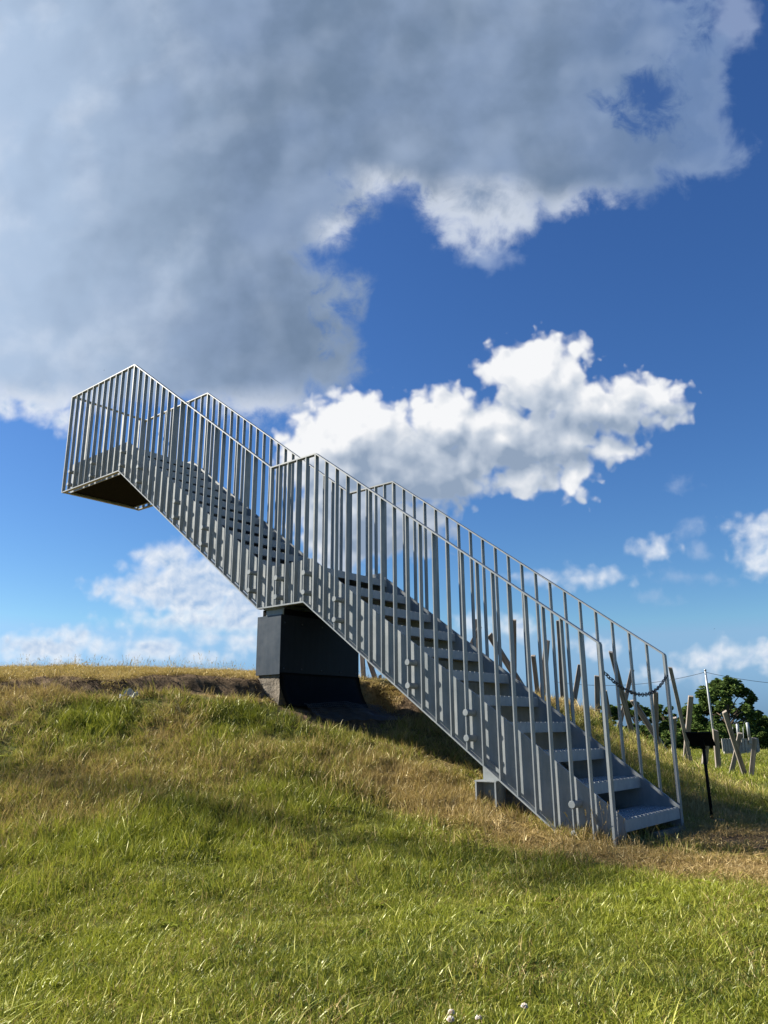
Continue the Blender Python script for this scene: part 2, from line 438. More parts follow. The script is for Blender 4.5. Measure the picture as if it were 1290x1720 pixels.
def concrete_mat():
    mm, t, b = mat('rough_concrete'); pos = t.new('ShaderNodeNewGeometry').outputs['Position']
    cc = t.mix(t.smooth(t.noise(pos, 7, 8, .65), .3, .7), (.085, .068, .048, 1), (.20, .17, .13, 1))
    cc = t.mix(t.smooth(t.noise(pos, 60, 3, .6), .58, .7, 0, .6), cc, (.08, .07, .055, 1))
    t.put(b.inputs['Base Color'], cc); b.inputs['Roughness'].default_value = .9
    bp = t.new('ShaderNodeBump'); bp.inputs['Strength'].default_value = .7; bp.inputs['Distance'].default_value = .02
    t.put(bp.inputs['Height'], t.noise(pos, 25, 6, .65)); t.l.new(bp.outputs[0], b.inputs['Normal']); return mm


M_CONC = concrete_mat()


def wood_mat():
    mm, t, b = mat('weathered_grey_timber')
    tcn = t.new('ShaderNodeTexCoord').outputs['Object']; oi = t.new('ShaderNodeObjectInfo')
    p = t.vmath('ADD', tcn, t.vmath('SCALE', t.comb(oi.outputs['Random'], oi.outputs['Random'], oi.outputs['Random'])))
    g = t.noise(t.vmath('MULTIPLY', p, (26, 26, 1.1)), 1.6, 7, .6, 2, .6)
    cc = t.mix(t.smooth(g, .32, .68), (.085, .07, .058, 1), (.29, .265, .235, 1))
    cc = t.mix(t.math('MULTIPLY', oi.outputs['Random'], .35), cc, (.22, .165, .12, 1))
    cc = t.mix(t.smooth(t.noise(p, 3, 4, .6), .55, .75, 0, .5), cc, (.10, .075, .06, 1))
    t.put(b.inputs['Base Color'], cc); b.inputs['Roughness'].default_value = .85
    bp = t.new('ShaderNodeBump'); bp.inputs['Strength'].default_value = .4; bp.inputs['Distance'].default_value = .01
    t.put(bp.inputs['Height'], g); t.l.new(bp.outputs[0], b.inputs['Normal']); return mm


M_WOOD = wood_mat()
GREEN_A, GREEN_B, STRAW_A, STRAW_B, SOIL_A, SOIL_B = (.030, .056, .006, 1), (.200, .230, .020, 1), (.19, .125, .048, 1), (.43, .32, .145, 1), (.040, .027, .016, 1), (.17, .118, .070, 1)


def ground_mat():
    mm, t, b = mat('turf_and_soil'); pos = t.new('ShaderNodeNewGeometry').outputs['Position']
    dry = t.new('ShaderNodeAttribute', attribute_name='dry').outputs['Fac']; bare = t.new('ShaderNodeAttribute', attribute_name='bare').outputs['Fac']
    n1 = t.noise(pos, 22, 6, .65); n2 = t.noise(pos, 2.2, 5, .6); n3 = t.noise(pos, .35, 4, .6)
    gr = t.mix(t.smooth(n1, .3, .7), (.030, .046, .010, 1), (.085, .100, .022, 1))
    gr = t.mix(t.smooth(t.math('ADD', n2, t.math('SUBTRACT', n3, .5)), .35, .75, 0, .6), gr, (.15, .145, .035, 1))
    st = t.mix(t.smooth(n1, .3, .7), (.13, .085, .035, 1), (.30, .21, .095, 1))
    so = t.mix(t.smooth(t.noise(pos, 14, 7, .7), .3, .7), SOIL_A, SOIL_B)
    cc = t.mix(t.smooth(t.math('ADD', dry, t.math('MULTIPLY', t.math('SUBTRACT', n1, .5), .5)), .25, .75), gr, st)
    cc = t.mix(t.smooth(t.math('ADD', bare, t.math('MULTIPLY', t.math('SUBTRACT', n1, .5), .5)), .3, .55), cc, so)
    t.put(b.inputs['Base Color'], cc); b.inputs['Roughness'].default_value = .95; b.inputs['Specular IOR Level'].default_value = .1
    bp = t.new('ShaderNodeBump'); bp.inputs['Strength'].default_value = .9; bp.inputs['Distance'].default_value = .03
    t.put(bp.inputs['Height'], t.noise(pos, 18, 7, .7)); t.l.new(bp.outputs[0], b.inputs['Normal']); return mm


M_GROUND = ground_mat()


def blade_mat(name, straw_bias=0.0):
    mm, t, b = mat(name)
    rnd = t.new('ShaderNodeAttribute', attribute_name='rnd').outputs['Fac']
    dry = t.new('ShaderNodeAttribute', attribute_type='INSTANCER', attribute_name='dry').outputs['Fac']
    tint = t.new('ShaderNodeAttribute', attribute_type='INSTANCER', attribute_name='tint').outputs['Fac']
    r2 = t.math('FRACT', t.math('MULTIPLY', rnd, 7.31)); r3 = t.math('FRACT', t.math('MULTIPLY', rnd, 23.7))
    gr = t.mix(t.math('MULTIPLY_ADD', r2, .50, t.math('MULTIPLY_ADD', tint, .85, -.20), clamp=True), GREEN_A, GREEN_B)
    gr = t.mix(t.smooth(r3, .52, 1.0, 0, .9), gr, (.34, .33, .060, 1))
    st = t.mix(r2, STRAW_A, STRAW_B)
    k = t.smooth(t.math('ADD', t.math('MULTIPLY', dry, 1.25), straw_bias), t.math('MULTIPLY_ADD', rnd, .95, -.02), t.math('MULTIPLY_ADD', rnd, .95, .16))
    cc = t.mix(k, gr, st)
    t.n.remove(b)
    d = t.new('ShaderNodeBsdfDiffuse'); tr = t.new('ShaderNodeBsdfTranslucent'); gl = t.new('ShaderNodeBsdfGlossy')
    t.put(d.inputs[0], cc); t.put(tr.inputs[0], t.mix(.5, cc, (.26, .27, .03, 1), 'ADD')); gl.inputs['Roughness'].default_value = .42; t.put(gl.inputs[0], (.9, .9, .66, 1))
    m1 = t.new('ShaderNodeMixShader'); m1.inputs[0].default_value = .22; t.l.new(d.outputs[0], m1.inputs[1]); t.l.new(tr.outputs[0], m1.inputs[2])
    m2 = t.new('ShaderNodeMixShader'); m2.inputs[0].default_value = .034; t.l.new(m1.outputs[0], m2.inputs[1]); t.l.new(gl.outputs[0], m2.inputs[2])
    t.l.new(m2.outputs[0], t.n['Material Output'].inputs[0]); return mm


M_BLADE = blade_mat('grass_blades'); M_STALK = blade_mat('seeding_grass_stalks', .85)


def leaf_mat():
    mm, t, b = mat('tree_leaves')
    rnd = t.new('ShaderNodeAttribute', attribute_name='rnd').outputs['Fac']; oi = t.new('ShaderNodeObjectInfo')
    cc = t.mix(rnd, (.040, .075, .020, 1), (.12, .165, .045, 1))
    cc = t.mix(t.math('MULTIPLY', oi.outputs['Random'], .4), cc, (.035, .060, .018, 1))
    t.n.remove(b); d = t.new('ShaderNodeBsdfDiffuse'); tr = t.new('ShaderNodeBsdfTranslucent')
    t.put(d.inputs[0], cc); t.put(tr.inputs[0], cc)
    m1 = t.new('ShaderNodeMixShader'); m1.inputs[0].default_value = .25; t.l.new(d.outputs[0], m1.inputs[1]); t.l.new(tr.outputs[0], m1.inputs[2])
    t.l.new(m1.outputs[0], t.n['Material Output'].inputs[0]); return mm


M_LEAF = leaf_mat()
mm, t, b = mat('bark'); b.inputs['Base Color'].default_value = (.09, .065, .045, 1); b.inputs['Roughness'].default_value = .9; M_BARK = mm
mm, t, b = mat('clover_petals'); pos = t.new('ShaderNodeNewGeometry').outputs['Position']
t.put(b.inputs['Base Color'], t.mix(t.smooth(t.noise(pos, 120, 3), .4, .65), (.62, .58, .52, 1), (.42, .27, .20, 1))); b.inputs['Roughness'].default_value = .7; M_PETAL = mm
mm, t, b = mat('clover_stem'); b.inputs['Base Color'].default_value = (.07, .12, .03, 1); M_STEM = mm
mm, t, b = mat('white_plastic_film'); b.inputs['Base Color'].default_value = (.34, .37, .42, 1); b.inputs['Roughness'].default_value = .3; M_FILM = mm

# ------------------------------------------------------------------ ground: one sheet, fine where the photo looks, out to the horizon
radii = np.concatenate([[0.0], np.arange(.3, 16, .055), np.geomspace(16.1, 3000, 70)])
view_az = math.atan2(c_f.y, c_f.x)
ang = np.unique(np.concatenate([np.linspace(-.75, .75, 520), np.linspace(.75, 2 * math.pi - .75, 90)]))
ang = ang[:-1] if abs(ang[-1] - ang[0] - 2 * math.pi) < 1e-6 else ang
RR, AA = np.meshgrid(radii[1:], ang + view_az, indexing='ij')
GX = CAM.x + RR * np.cos(AA); GY = CAM.y + RR * np.sin(AA); GZ = height(GX, GY)
bare_g = bareness(GX, GY)
GZ = GZ + (bare_g > .25) * scarp_mask(GX, GY) * .03 * (fbm(GX, GY, 9, 3, 88) - .5) + .012 * (fbm(GX, GY, 4, 2, 89) - .5) * (RR < 16)
nr, na = RR.shape
V = np.stack([GX, GY, GZ], -1).reshape(-1, 3); V = np.vstack([V, [[CAM.x, CAM.y, gz(CAM.x, CAM.y)]]])
I, J = np.meshgrid(np.arange(nr - 1), np.arange(na), indexing='ij'); J2 = (J + 1) % na
Q = np.stack([I * na + J, (I + 1) * na + J, (I + 1) * na + J2, I * na + J2], -1).reshape(-1, 4)
me = bpy.data.meshes.new('ground')
cent = len(V) - 1; tri = np.stack([np.full(na, cent), np.arange(na), (np.arange(na) + 1) % na], -1)
me.vertices.add(len(V)); me.vertices.foreach_set('co', V.ravel())
loops = np.concatenate([Q.ravel(), tri.ravel()]); me.loops.add(len(loops)); me.loops.foreach_set('vertex_index', loops.astype(np.int32))
ls = np.concatenate([np.arange(len(Q)) * 4, len(Q) * 4 + np.arange(na) * 3]); me.polygons.add(len(ls))
me.polygons.foreach_set('loop_start', ls.astype(np.int32))
me.update(calc_edges=True); me.validate()
for p in ('use_smooth',): me.polygons.foreach_set(p, np.ones(len(me.polygons), bool))
for nm, arr in (('dry', dryness(GX, GY)), ('bare', bare_g)):
    a = me.attributes.new(nm, 'FLOAT', 'POINT'); a.data.foreach_set('value', np.append(arr.ravel(), .2).astype(np.float32))
me.materials.append(M_GROUND)
ground = bpy.data.objects.new('ground', me); SC.collection.objects.link(ground); tag(ground, kind='structure')

# ------------------------------------------------------------------ the staircase
SL = .7354                                             # slope of both flights
XA, XB, XC, XD, XE = -4.383, -3.095, -.577, 0.0, 2.325  # corners of the underside
ZT, ZM = 3.561, 1.710
YF = 1.109                                             # outer faces of the two railings are y = 0 and y = YF
D, TK = .042, .0085                                     # flat bar depth and thickness
BOT = [(XA, ZT), (XB, ZT), (XC, ZM), (XD, ZM), (XE, ZM - SL * XE)]
RAIL = [(-4.383, 4.866), (-2.948, 4.866), (-.464, 3.015), (.111, 3.015), (2.596, 1.188)]


def line(pts, x):
    return float(np.interp(x, [p[0] for p in pts], [p[1] for p in pts]))


stair = empty('viewing_staircase', (2.6, .55, 0), 'grey steel open-tread staircase climbing the grass mound to a railed lookout platform', 'staircase')


def stringer_pts():
    top = [(2.628, .169), (XD, 2.1015), (XC, 2.1015), (XB, 2.1015 + SL * (XB - XC) * -1), (XA + .03, 2.1015 + SL * (XC - XB))]
    bot = [(XA + .03, ZT + .011), (XB - .042, ZT + .011), (XC - .042, ZM + .011), (XD - .042, ZM + .011), (2.285, -.02), (2.34, -.12), (2.628, -.14)]
    return bot + top


for (a, b2) in ((.097, .109), (1.000, 1.012)):
    bm = bmesh.new(); prism_y(bm, stringer_pts(), a, b2); obj('stringer', bm, M_STEEL, stair)

# treads: folded pans with a serrated front lip
def tread_bm(x, z, d=.275, y0=.110, y1=.999):
    bm = bmesh.new()
    box2(bm, (x - d, y0, z - .006), (x - .006, y1, z))
    box2(bm, (x - .006, y0, z - .062), (x, y1, z - .001))
    box2(bm, (x - .05, y0, z - .067), (x, y1, z - .0625))
    box2(bm, (x - d, y0, z - .05), (x - d + .005, y1, z - .0065))
    n = 44; w = (y1 - y0) / n
    for i in range(n):                                  # pressed serrations along the nosing and rows of anti-slip teeth
        yy = y0 + (i + .5) * w
        for k, xx in enumerate((x - .012, x - .055, x - .10, x - .15, x - .20)):
            if k and (i + k) % 2: continue
            box2(bm, (xx - .008, yy - w * .26, z + .0002), (xx + .006, yy + w * .26, z + .0055))
    return bm


GO = .2536
for k in range(1, 11):
    obj('tread', tread_bm(.087 + GO * k, 2.022 - .1865 * k), M_TREAD, stair)
for k in range(1, 10):
    obj('tread', tread_bm(-3.008 + .2517 * k, 3.873 - .1851 * k), M_TREAD, stair)
# landings: chequered deck with front lip and joists
for (x0, x1, z) in ((XC - .02, .087, 2.022), (XA + .04, -3.008, 3.873)):
    bm = bmesh.new(); box2(bm, (x0, .1095, z - .006), (x1 - .0062, .9995, z)); box2(bm, (x1 - .006, .1095, z - .062), (x1, .9995, z - .001))
    for i in range(int((x1 - x0) / .045)):
        for j in range(18):
            xx = x0 + .03 + i * .045; yy = .14 + j * .048 + (.024 if i % 2 else 0)
            box(bm, (xx, yy, z + .002), (.026, .006, .004), Matrix.Rotation(R(45 if (i + j) % 2 else -45), 3, 'Z'))
    obj('landing', bm, M_TREAD, stair)
# closing sheets under the top platform and the upper flight, back edge of the platform
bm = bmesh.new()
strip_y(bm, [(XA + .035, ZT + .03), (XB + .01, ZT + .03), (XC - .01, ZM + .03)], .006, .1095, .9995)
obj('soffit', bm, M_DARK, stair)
bm = bmesh.new(); box2(bm, (XA + .03, .11, ZT + .011), (XA + .042, .999, 3.95)); obj('end_plate', bm, M_STEEL, stair)
bm = bmesh.new(); box2(bm, (XC + .01, .11, ZM + .06), (XD - .01, .999, ZM + .066)); box2(bm, (XC + .03, .11, ZM + .012), (XC + .09, .999, ZM + .055)); box2(bm, (XD - .10, .11, ZM + .012), (XD - .04, .999, ZM + .055))
obj('landing_joists', bm, M_STEEL, stair)

# railings: flat-bar frames stood off the stringers on round studs
SP1 = (2.596 - .111) / 20; SP2 = 2.484 / 20
XS = [-4.383 + .1305 * i for i in range(11)] + [-2.948 + SP2 * i for i in range(20)] + [-.464 + .115 * i for i in range(5)] + [.111 + SP1 * i for i in range(21)]
POST = {0, 11, 31, 36, 56}
STUD = [2.347, 1.602, 1.105, .3595, -.004, -.349, -.7124, -1.4576, -1.9544, -2.6996, -3.078, -3.73, -4.25]


def railing(y0, y1, ys0, ys1):
    bm = bmesh.new()
    strip_y(bm, [(RAIL[0][0] - .004, RAIL[0][1])] + RAIL[1:-1] + [(2.600, RAIL[-1][1] - .003)], .0125, y0, y1)
    strip_y(bm, [(XA - .004, ZT + .010)] + [(p[0], p[1] + .010) for p in BOT[1:-1]] + [(2.40, ZM - SL * 2.40 + .010)], .0125, y0, y1)
    rail = obj('railing', bm, M_STEEL, stair)
    for i, x in enumerate(XS):
        w = .016 if i in POST else TK
        zb = line(BOT + [(2.7, ZM - SL * 2.7)], x) + (.0105 if x < 2.34 else 0)
        if x > 2.34: zb = gz(x, (y0 + y1) / 2) - .08
        zt = line(RAIL, x) - .0128 + (SL * .0 if i in POST else 0)
        bm = bmesh.new(); e1 = .0008
        # top and bottom cut to the slope of the rails
        xa, xb = x - w / 2, x + w / 2
        zt_a = min(line(RAIL, max(xa, -4.383)), line(RAIL, max(xa, -4.383))) - .0128; zt_b = line(RAIL, min(xb, 2.596)) - .0128
        zb_a = zb if x > 2.34 else line(BOT, max(xa, XA)) + .0102; zb_b = zb if x > 2.34 else line(BOT, min(xb, 2.325)) + .0102
        prism_y(bm, [(xa, zb_a), (xb, zb_b), (xb, zt_b), (xa, zt_a)], y0 + e1, y1 - e1)
        obj('post' if i in POST else 'baluster', bm, M_STEEL, rail)
    ya, yb = (y0 - .003, ys0) if y0 < .5 else (ys1, y1 + .003)
    for x in STUD:
        for dz in (.085, .252):
            z = line(BOT + [(2.7, ZM - SL * 2.7)], x) + dz
            bm = bmesh.new()
            bmesh.ops.create_cone(bm, cap_ends=True, segments=20, radius1=.0225, radius2=.0225, depth=yb - ya,
                                  matrix=Matrix.Translation((x, (ya + yb) / 2, z)) @ Matrix.Rotation(R(90), 4, 'X'))
            bmesh.ops.bevel(bm, geom=[e for e in bm.edges if len(e.link_faces) == 2 and e.calc_face_angle(0) > 1], offset=.002, segments=1, affect='EDGES')
            obj('stud', bm, M_STEEL, rail, False)
    return rail


railing(0.0, D, .0968, 0)
railing(YF - D, YF, 0, 1.0122)
# guard across the outer end of the platform
bm = bmesh.new(); xg0, xg1 = -4.379, -4.379 + D
box2(bm, (xg0, D + .001, 4.8537), (xg1, YF - D - .001, 4.8662)); box2(bm, (xg0, D + .001, ZT - .0023), (xg1, YF - D - .001, ZT + .0102))
endrail = obj('railing', bm, M_STEEL, stair)
for i in range(1, 9):
    y = YF * i / 9
    bm = bmesh.new(); box2(bm, (xg0 + .001, y - TK / 2, ZT + .0105), (xg1 - .001, y + TK / 2, 4.8533)); obj('baluster', bm, M_STEEL, endrail)

# steel foot under the lower flight: two flanges, a web and a gusset, near and far side
for (ya, yb, yw) in ((.035, .20, .115), (.905, 1.07, .990)):
    bm = bmesh.new()
    for x in (1.640, 1.790):
        box2(bm, (x - .006, ya, gz(x, ya) - .2), (x + .006, yb, .340))
    box2(bm, (1.647, yw - .004, -.1), (1.783, yw + .004, .338)); box2(bm, (1.630, ya, .3405), (1.800, yb, .349))
    prism_y(bm, [(1.672, .350), (1.812, .350), (1.812, ZM - SL * 1.812 + .03), (1.672, ZM - SL * 1.672 + .03)], yw - .035, yw - .022)
    obj('steel_foot', bm, M_STEEL, stair)

# footing strip across the lowest step and rough concrete below the bottom treads
bm = bmesh.new(); zf = gz(2.62, .6)
vs = box2(bm, (2.605, .50, -.25), (2.655, 1.00, zf + .022)); bmesh.ops.bevel(bm, geom=list(bm.edges), offset=.008, segments=2, affect='EDGES')
tag(obj('footing_strip', bm, M_CONC), 'low concrete strip on the ground before the lowest step', 'footing')
bm = bmesh.new(); bmesh.ops.create_grid(bm, x_segments=24, y_segments=30, size=.5)
for v in bm.verts:
    x = 1.70 + (v.co.x + .5) * .66; y = .13 + (v.co.y + .5) * .84
    z = .02 + (2.40 - x) * .50 + .05 * (mnoise.fractal((x * 7, y * 7, 3), .8, 2, 4))
    e = min(x - 1.70, 2.36 - x, y - .13, .97 - y)
    v.co = (x, y, z if e > .01 else -.15)
tag(obj('rubble_slab', bm, M_CONC, None, True), 'rough pale concrete rubble slab lying beneath the bottom treads', 'concrete slab')

# ------------------------------------------------------------------ pier under the middle landing
X0, X1, Y0, Y1 = -.620, -.316, .045, 1.055
pier = empty('support_pier', (-.47, .55, gz(-.47, .55)), 'dark sheet-clad pier with a flared black skirt holding up the middle landing', 'pier')
ZP0, ZP1 = 1.135, 1.645
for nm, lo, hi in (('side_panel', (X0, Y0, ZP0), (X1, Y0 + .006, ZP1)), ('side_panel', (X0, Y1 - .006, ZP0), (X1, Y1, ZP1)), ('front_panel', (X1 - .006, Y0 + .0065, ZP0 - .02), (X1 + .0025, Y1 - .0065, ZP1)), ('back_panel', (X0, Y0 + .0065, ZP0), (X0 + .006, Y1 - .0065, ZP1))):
    bm = bmesh.new(); box2(bm, lo, hi); obj(nm, bm, M_PIER_SHADE if nm == 'front_panel' else M_PIER, pier)  # front panel gets the copy darkened for shade
bm = bmesh.new()
for y in (.09, .30, .55, .80, 1.01):
    for z in (1.185, 1.575):
        bmesh.ops.create_uvsphere(bm, u_segments=10, v_segments=6, radius=.008, matrix=Matrix.Translation((X1 + .003, y, z)) @ Matrix.Diagonal((.5, 1, 1, 1)))
obj('screws', bm, M_PIER, pier, True)
bm = bmesh.new(); box2(bm, (X0 + .02, Y0 + .02, .7), (X1 - .02, Y1 - .02, ZP0 - .001))
bmesh.ops.subdivide_edges(bm, edges=list(bm.edges), cuts=8, use_grid_fill=True)
for v in bm.verts: v.co += Vector((mnoise.noise(v.co * 9), mnoise.noise(v.co * 9 + Vector((5, 0, 0))), 0)) * .010
obj('concrete_base', bm, M_CONC, pier)
bm = bmesh.new(); box2(bm, (X0 + .10, Y0 + .012, ZP1 + .0005), (X1 + .004, Y0 + .03, ZP1 + .052)); box2(bm, (X0 + .09, Y0 - .015, ZP1 + .053), (X1 - .01, Y0 + .05, ZP1 + .0625))
box2(bm, (X0 + .10, Y1 - .03, ZP1 + .0005), (X1 + .004, Y1 - .012, ZP1 + .052)); obj('bearing_rail', bm, M_STEEL, pier)
bm = bmesh.new(); box2(bm, (X0 + .03, Y0 + .035, ZP1 - .02), (X1 - .035, Y1 - .035, ZP1 + .060)); obj('bearing_block', bm, M_DARK, pier)
# flared skirt
bm = bmesh.new(); prof = []
for i in range(13):
    t_ = i / 12; prof.append((X1 + .004 + .115 * t_ ** 2.0, 1.150 - .285 * t_))
rows = []
for (x, z) in prof:
    rows.append([bm.verts.new((x + .008 * mnoise.noise((x * 6, y * 3, 1)), y, z + .006 * mnoise.noise((y * 4, 2, z)))) for y in np.linspace(Y0 - .004, Y1 + .008, 16)])
for i in range(12):
    for j in range(15): bm.faces.new((rows[i][j], rows[i + 1][j], rows[i + 1][j + 1], rows[i][j + 1]))
bmesh.ops.solidify(bm, geom=list(bm.faces), thickness=.006)
bmesh.ops.recalc_face_normals(bm, faces=bm.faces)
skirt = obj('skirt', bm, M_SKIRT, pier, True)
# hexagonal wire netting pegged over the soil below the skirt
bm = bmesh.new(); ny, nx = 38, 12; hw = .026
def net_pt(a, b2):
    y = .28 + a; x = X1 + .10 + b2
    y2 = y + .03 * math.sin(x * 9); return Vector((x, y2, gz(x, y2) + .03 + .03 * max(0, 1 - b2 / .12) + .012 * mnoise.noise((x * 9, y2 * 9, 0))))
for i in range(ny):
    for j in range(nx):
        a = i * hw; b_ = j * hw * .9; o = hw / 2 if j % 2 else 0
        p = net_pt(a + o, b_); q = net_pt(a + o + hw / 2, b_ + hw * .45 * 1.2); s_ = net_pt(a + o - hw / 2, b_ + hw * .45 * 1.2); v_ = net_pt(a + o - hw / 2 + (hw if j % 2 == 0 else 0) * 0, b_ + hw * .9)
        tube(bm, [p, q], .0022, 3); tube(bm, [p, s_], .0022, 3); tube(bm, [s_, v_], .0022, 3)
obj('wire_netting', bm, M_WIRE, pier)

# ------------------------------------------------------------------ chain across the foot of the stairs
bm = bmesh.new()
pa = Vector((2.598, D * .5, 1.188 - .17)); pb = Vector((2.598, YF - D * .5, 1.188 - .155)); N = 36; sag = .14
def chp(t_): 
    p = pa.lerp(pb, t_); p.z -= sag * 4 * t_ * (1 - t_) * (1 + .0); p.x += .02 * math.sin(math.pi * t_); return p
for i in range(N):
    a = chp(i / N); b_ = chp((i + 1) / N); c_ = (a + b_) / 2; ax = (b_ - a).normalized(); L = (b_ - a).length
    side = ax.cross(Vector((1, 0, 0))).normalized() if i % 2 == 0 else Vector((1, 0, 0))
    side = (side - ax * side.dot(ax)).normalized()
    pts = []
    for k in range(13):
        th = 2 * math.pi * k / 12; pts.append(c_ + ax * math.cos(th) * L * .66 + side * math.sin(th) * .0110)
    tube(bm, pts, .0034, 5)
tag(obj('chain', bm, M_CHAIN, None, True), 'dark link chain hanging slack between the two lowest railing posts', 'chain')

# ------------------------------------------------------------------ information sign
sb = ground_hit(1197, 1379)
dist = (sb - CAM).dot(c_f)
def at_depth(px, py, dep): return CAM + px_dir(px, py) * dep
sign = empty('info_sign', sb, 'small black tilted panel on a thin post right of the stair foot', 'sign')
hr = Vector((c_r.x, c_r.y, 0)).normalized(); hf = Vector((c_f.x, c_f.y, 0)).normalized()
cpt = at_depth(1176.5, 1240.5, dist)
e1 = hr * (42 * dist / FPX); e2 = hr * (16 * dist / FPX) + hf * .10 - Vector((0, 0, 1)) * (21 * dist / FPX + .004)
nn = e1.cross(e2).normalized()
bm = bmesh.new(); q = [cpt - e1 / 2 - e2 / 2, cpt + e1 / 2 - e2 / 2, cpt + e1 / 2 + e2 / 2, cpt - e1 / 2 + e2 / 2]
va = [bm.verts.new(p) for p in q]; vb = [bm.verts.new(p - nn * .008) for p in q]
bm.faces.new(va); bm.faces.new(vb[::-1])
for i in range(4): bm.faces.new((va[i], vb[i], vb[(i + 1) % 4], va[(i + 1) % 4]))
bmesh.ops.recalc_face_normals(bm, faces=bm.faces); obj('panel', bm, M_BLACK, sign)
bm = bmesh.new(); top = at_depth(1181, 1252, dist + .02); tube(bm, [sb - Vector((0, 0, .1)), top], .0115, 10); obj('post', bm, M_BLACK, sign, True)
bm = bmesh.new(); beam(bm, top - Vector((0, 0, .02)), cpt + Vector((0, 0, -.006)), .035, .012); obj('bracket', bm, M_BLACK, sign)
bm = bmesh.new(); box(bm, sb + Vector((0, 0, .0)), (.16, .12, .03)); bmesh.ops.bevel(bm, geom=list(bm.edges), offset=.01, segments=2, affect='EDGES'); obj('base_plate', bm, M_CONC, sign)

# ------------------------------------------------------------------ leaning timber posts on and beyond the mound
POSTS = [  # top px, bottom px, width px, depth (None = from where it meets the lawn), label
    (1126, 1121, 1161, 1281, 8, None, 'long grey timber post leaning left, its top just beside the far foot of the railing'),
    (1160.5, 1169, 1151, 1277, 10, None, 'grey timber post leaning slightly right, crossing the long leaning post behind the sign'),
    (1187, 1238, 1183, 1287, 11, None, 'short pale timber post half hidden behind the black sign panel'),
    (1201, 1226, 1207, 1292, 11, None, 'stout upright timber post just right of the sign panel, before the metal pole'),
    (1217, 1195, 1252, 1304, 9.5, None, 'tall timber post leaning left, front one of the crossed pair by the pale container'),
    (1243, 1231, 1228, 1299, 9, None, 'timber post leaning right behind the front one of the crossed pair'),
    (1267, 1240, 1262, 1305, 10, None, 'rightmost upright timber post on the lawn'),
    (1132.6, 1205, 1131.5, 1275, 9, 17.0, 'short timber post standing directly behind the far foot of the railing'),
    (1101.6, 1162, 1103, 1250, 10, 17.5, 'upright timber post seen between the last two far railing bars'),
    (1063, 1176, 1117, 1260, 11, 18.0, 'timber post leaning strongly left below the right end of the chain'),
    (1062, 1124, 1037, 1235, 9, 18.0, 'timber post leaning right, back one of the crossed pair behind the chain'),
    (1027, 1095, 1064, 1240, 12, 17.5, 'tall timber post leaning left, front one of the crossed pair behind the chain'),
    (1003, 1135, 1005, 1232, 11, 17.0, 'upright timber post right behind the near foot post of the railing'),
    (1016, 1160, 1030, 1240, 10, 17.3, 'timber post leaning left just right of the near foot post of the railing'),
    (975, 1116, 960, 1205, 11, 16.5, 'timber post leaning right, seen left of the near foot post of the railing'),
    (938, 1042, 947, 1205, 9, 16.0, 'tall thin timber post behind the far railing, left of the near foot post'),
    (919, 1075, 910, 1185, 12, 15.5, 'thick timber post leaning right behind the middle of the lower flight'),
    (896, 1101, 905, 1180, 9, 15.4, 'short timber post leaning left against the thick one behind the lower flight'),
    (864, 1041, 865, 1150, 9, 15.0, 'upright timber post rising behind the lower flight, left of the leaning pair'),
    (822, 1066, 862, 1130, 12, 14.6, 'timber post leaning far over to the left behind the lower flight'),
    (798, 1040, 803, 1100, 7, 14.2, 'leftmost upright timber post peeping over the far stringer of the lower flight'),
    (806, 1052, 782, 1100, 8, 14.0, 'leftmost slanting timber post peeping over the far stringer of the lower flight'),
    (608, 1090, 612, 1149, 9, 13.5, 'upright timber post seen just right of the dark pier, under the flight'),
    (612, 1085, 634, 1150, 9, 13.6, 'leaning timber post seen right of the dark pier, under the flight'),
    (639, 1134, 639, 1152, 6, 13.4, 'small dark timber stub on the mound top, seen under the flight'),
    (652, 1120, 655, 1154, 11, 13.2, 'pale upright timber post closest under the near stringer, right of the pier'),
]
for (tx, ty, bx, by, wpx, dep, lab) in POSTS:
    if dep is None:
        g = ground_hit(bx, by); dep = (g - CAM).dot(c_f) if g is not None else 24
    p1 = at_depth(tx, ty, dep + random.uniform(-.25, .25)); p0 = at_depth(bx, by, dep)
    ax = (p0 - p1).normalized()
    for _ in range(200):                                # run the foot on until it stands in the ground
        if p0.z < gz(p0.x, p0.y) - .12: break
        p0 = p0 + ax * .05
    L = (p1 - p0).length; w = wpx * dep / FPX
    bm = bmesh.new(); beam(bm, (0, 0, 0), (0, 0, L), w * .78, w * .72)
    bmesh.ops.subdivide_edges(bm, edges=[e for e in bm.edges if e.calc_length() > L * .9], cuts=5)
    for v in bm.verts:
        v.co.x += .012 * mnoise.noise((v.co.z * 1.3, L, 1)); v.co.y += .012 * mnoise.noise((v.co.z * 1.3, L, 7))
    tz = random.uniform(-.5, .5)
    for v in bm.verts:
        if v.co.z > L - .001: v.co.z += tz * v.co.x
    bmesh.ops.bevel(bm, geom=[e for e in bm.edges if e.calc_face_angle(0) > .8], offset=w * .05, segments=1, affect='EDGES')
    o = obj('timber_post', bm, M_WOOD)
    za = (p1 - p0).normalized(); ph = R(random.uniform(10, 24))
    xa_ = hr * math.cos(ph) - hf * math.sin(ph); xa_ = (xa_ - za * xa_.dot(za)).normalized(); ya_ = za.cross(xa_)
    o.matrix_world = Matrix.Translation(p0) @ Matrix((xa_, ya_, za)).transposed().to_4x4()
    tag(o, lab, 'timber post', 'weathered timber posts set at angles on the mound')

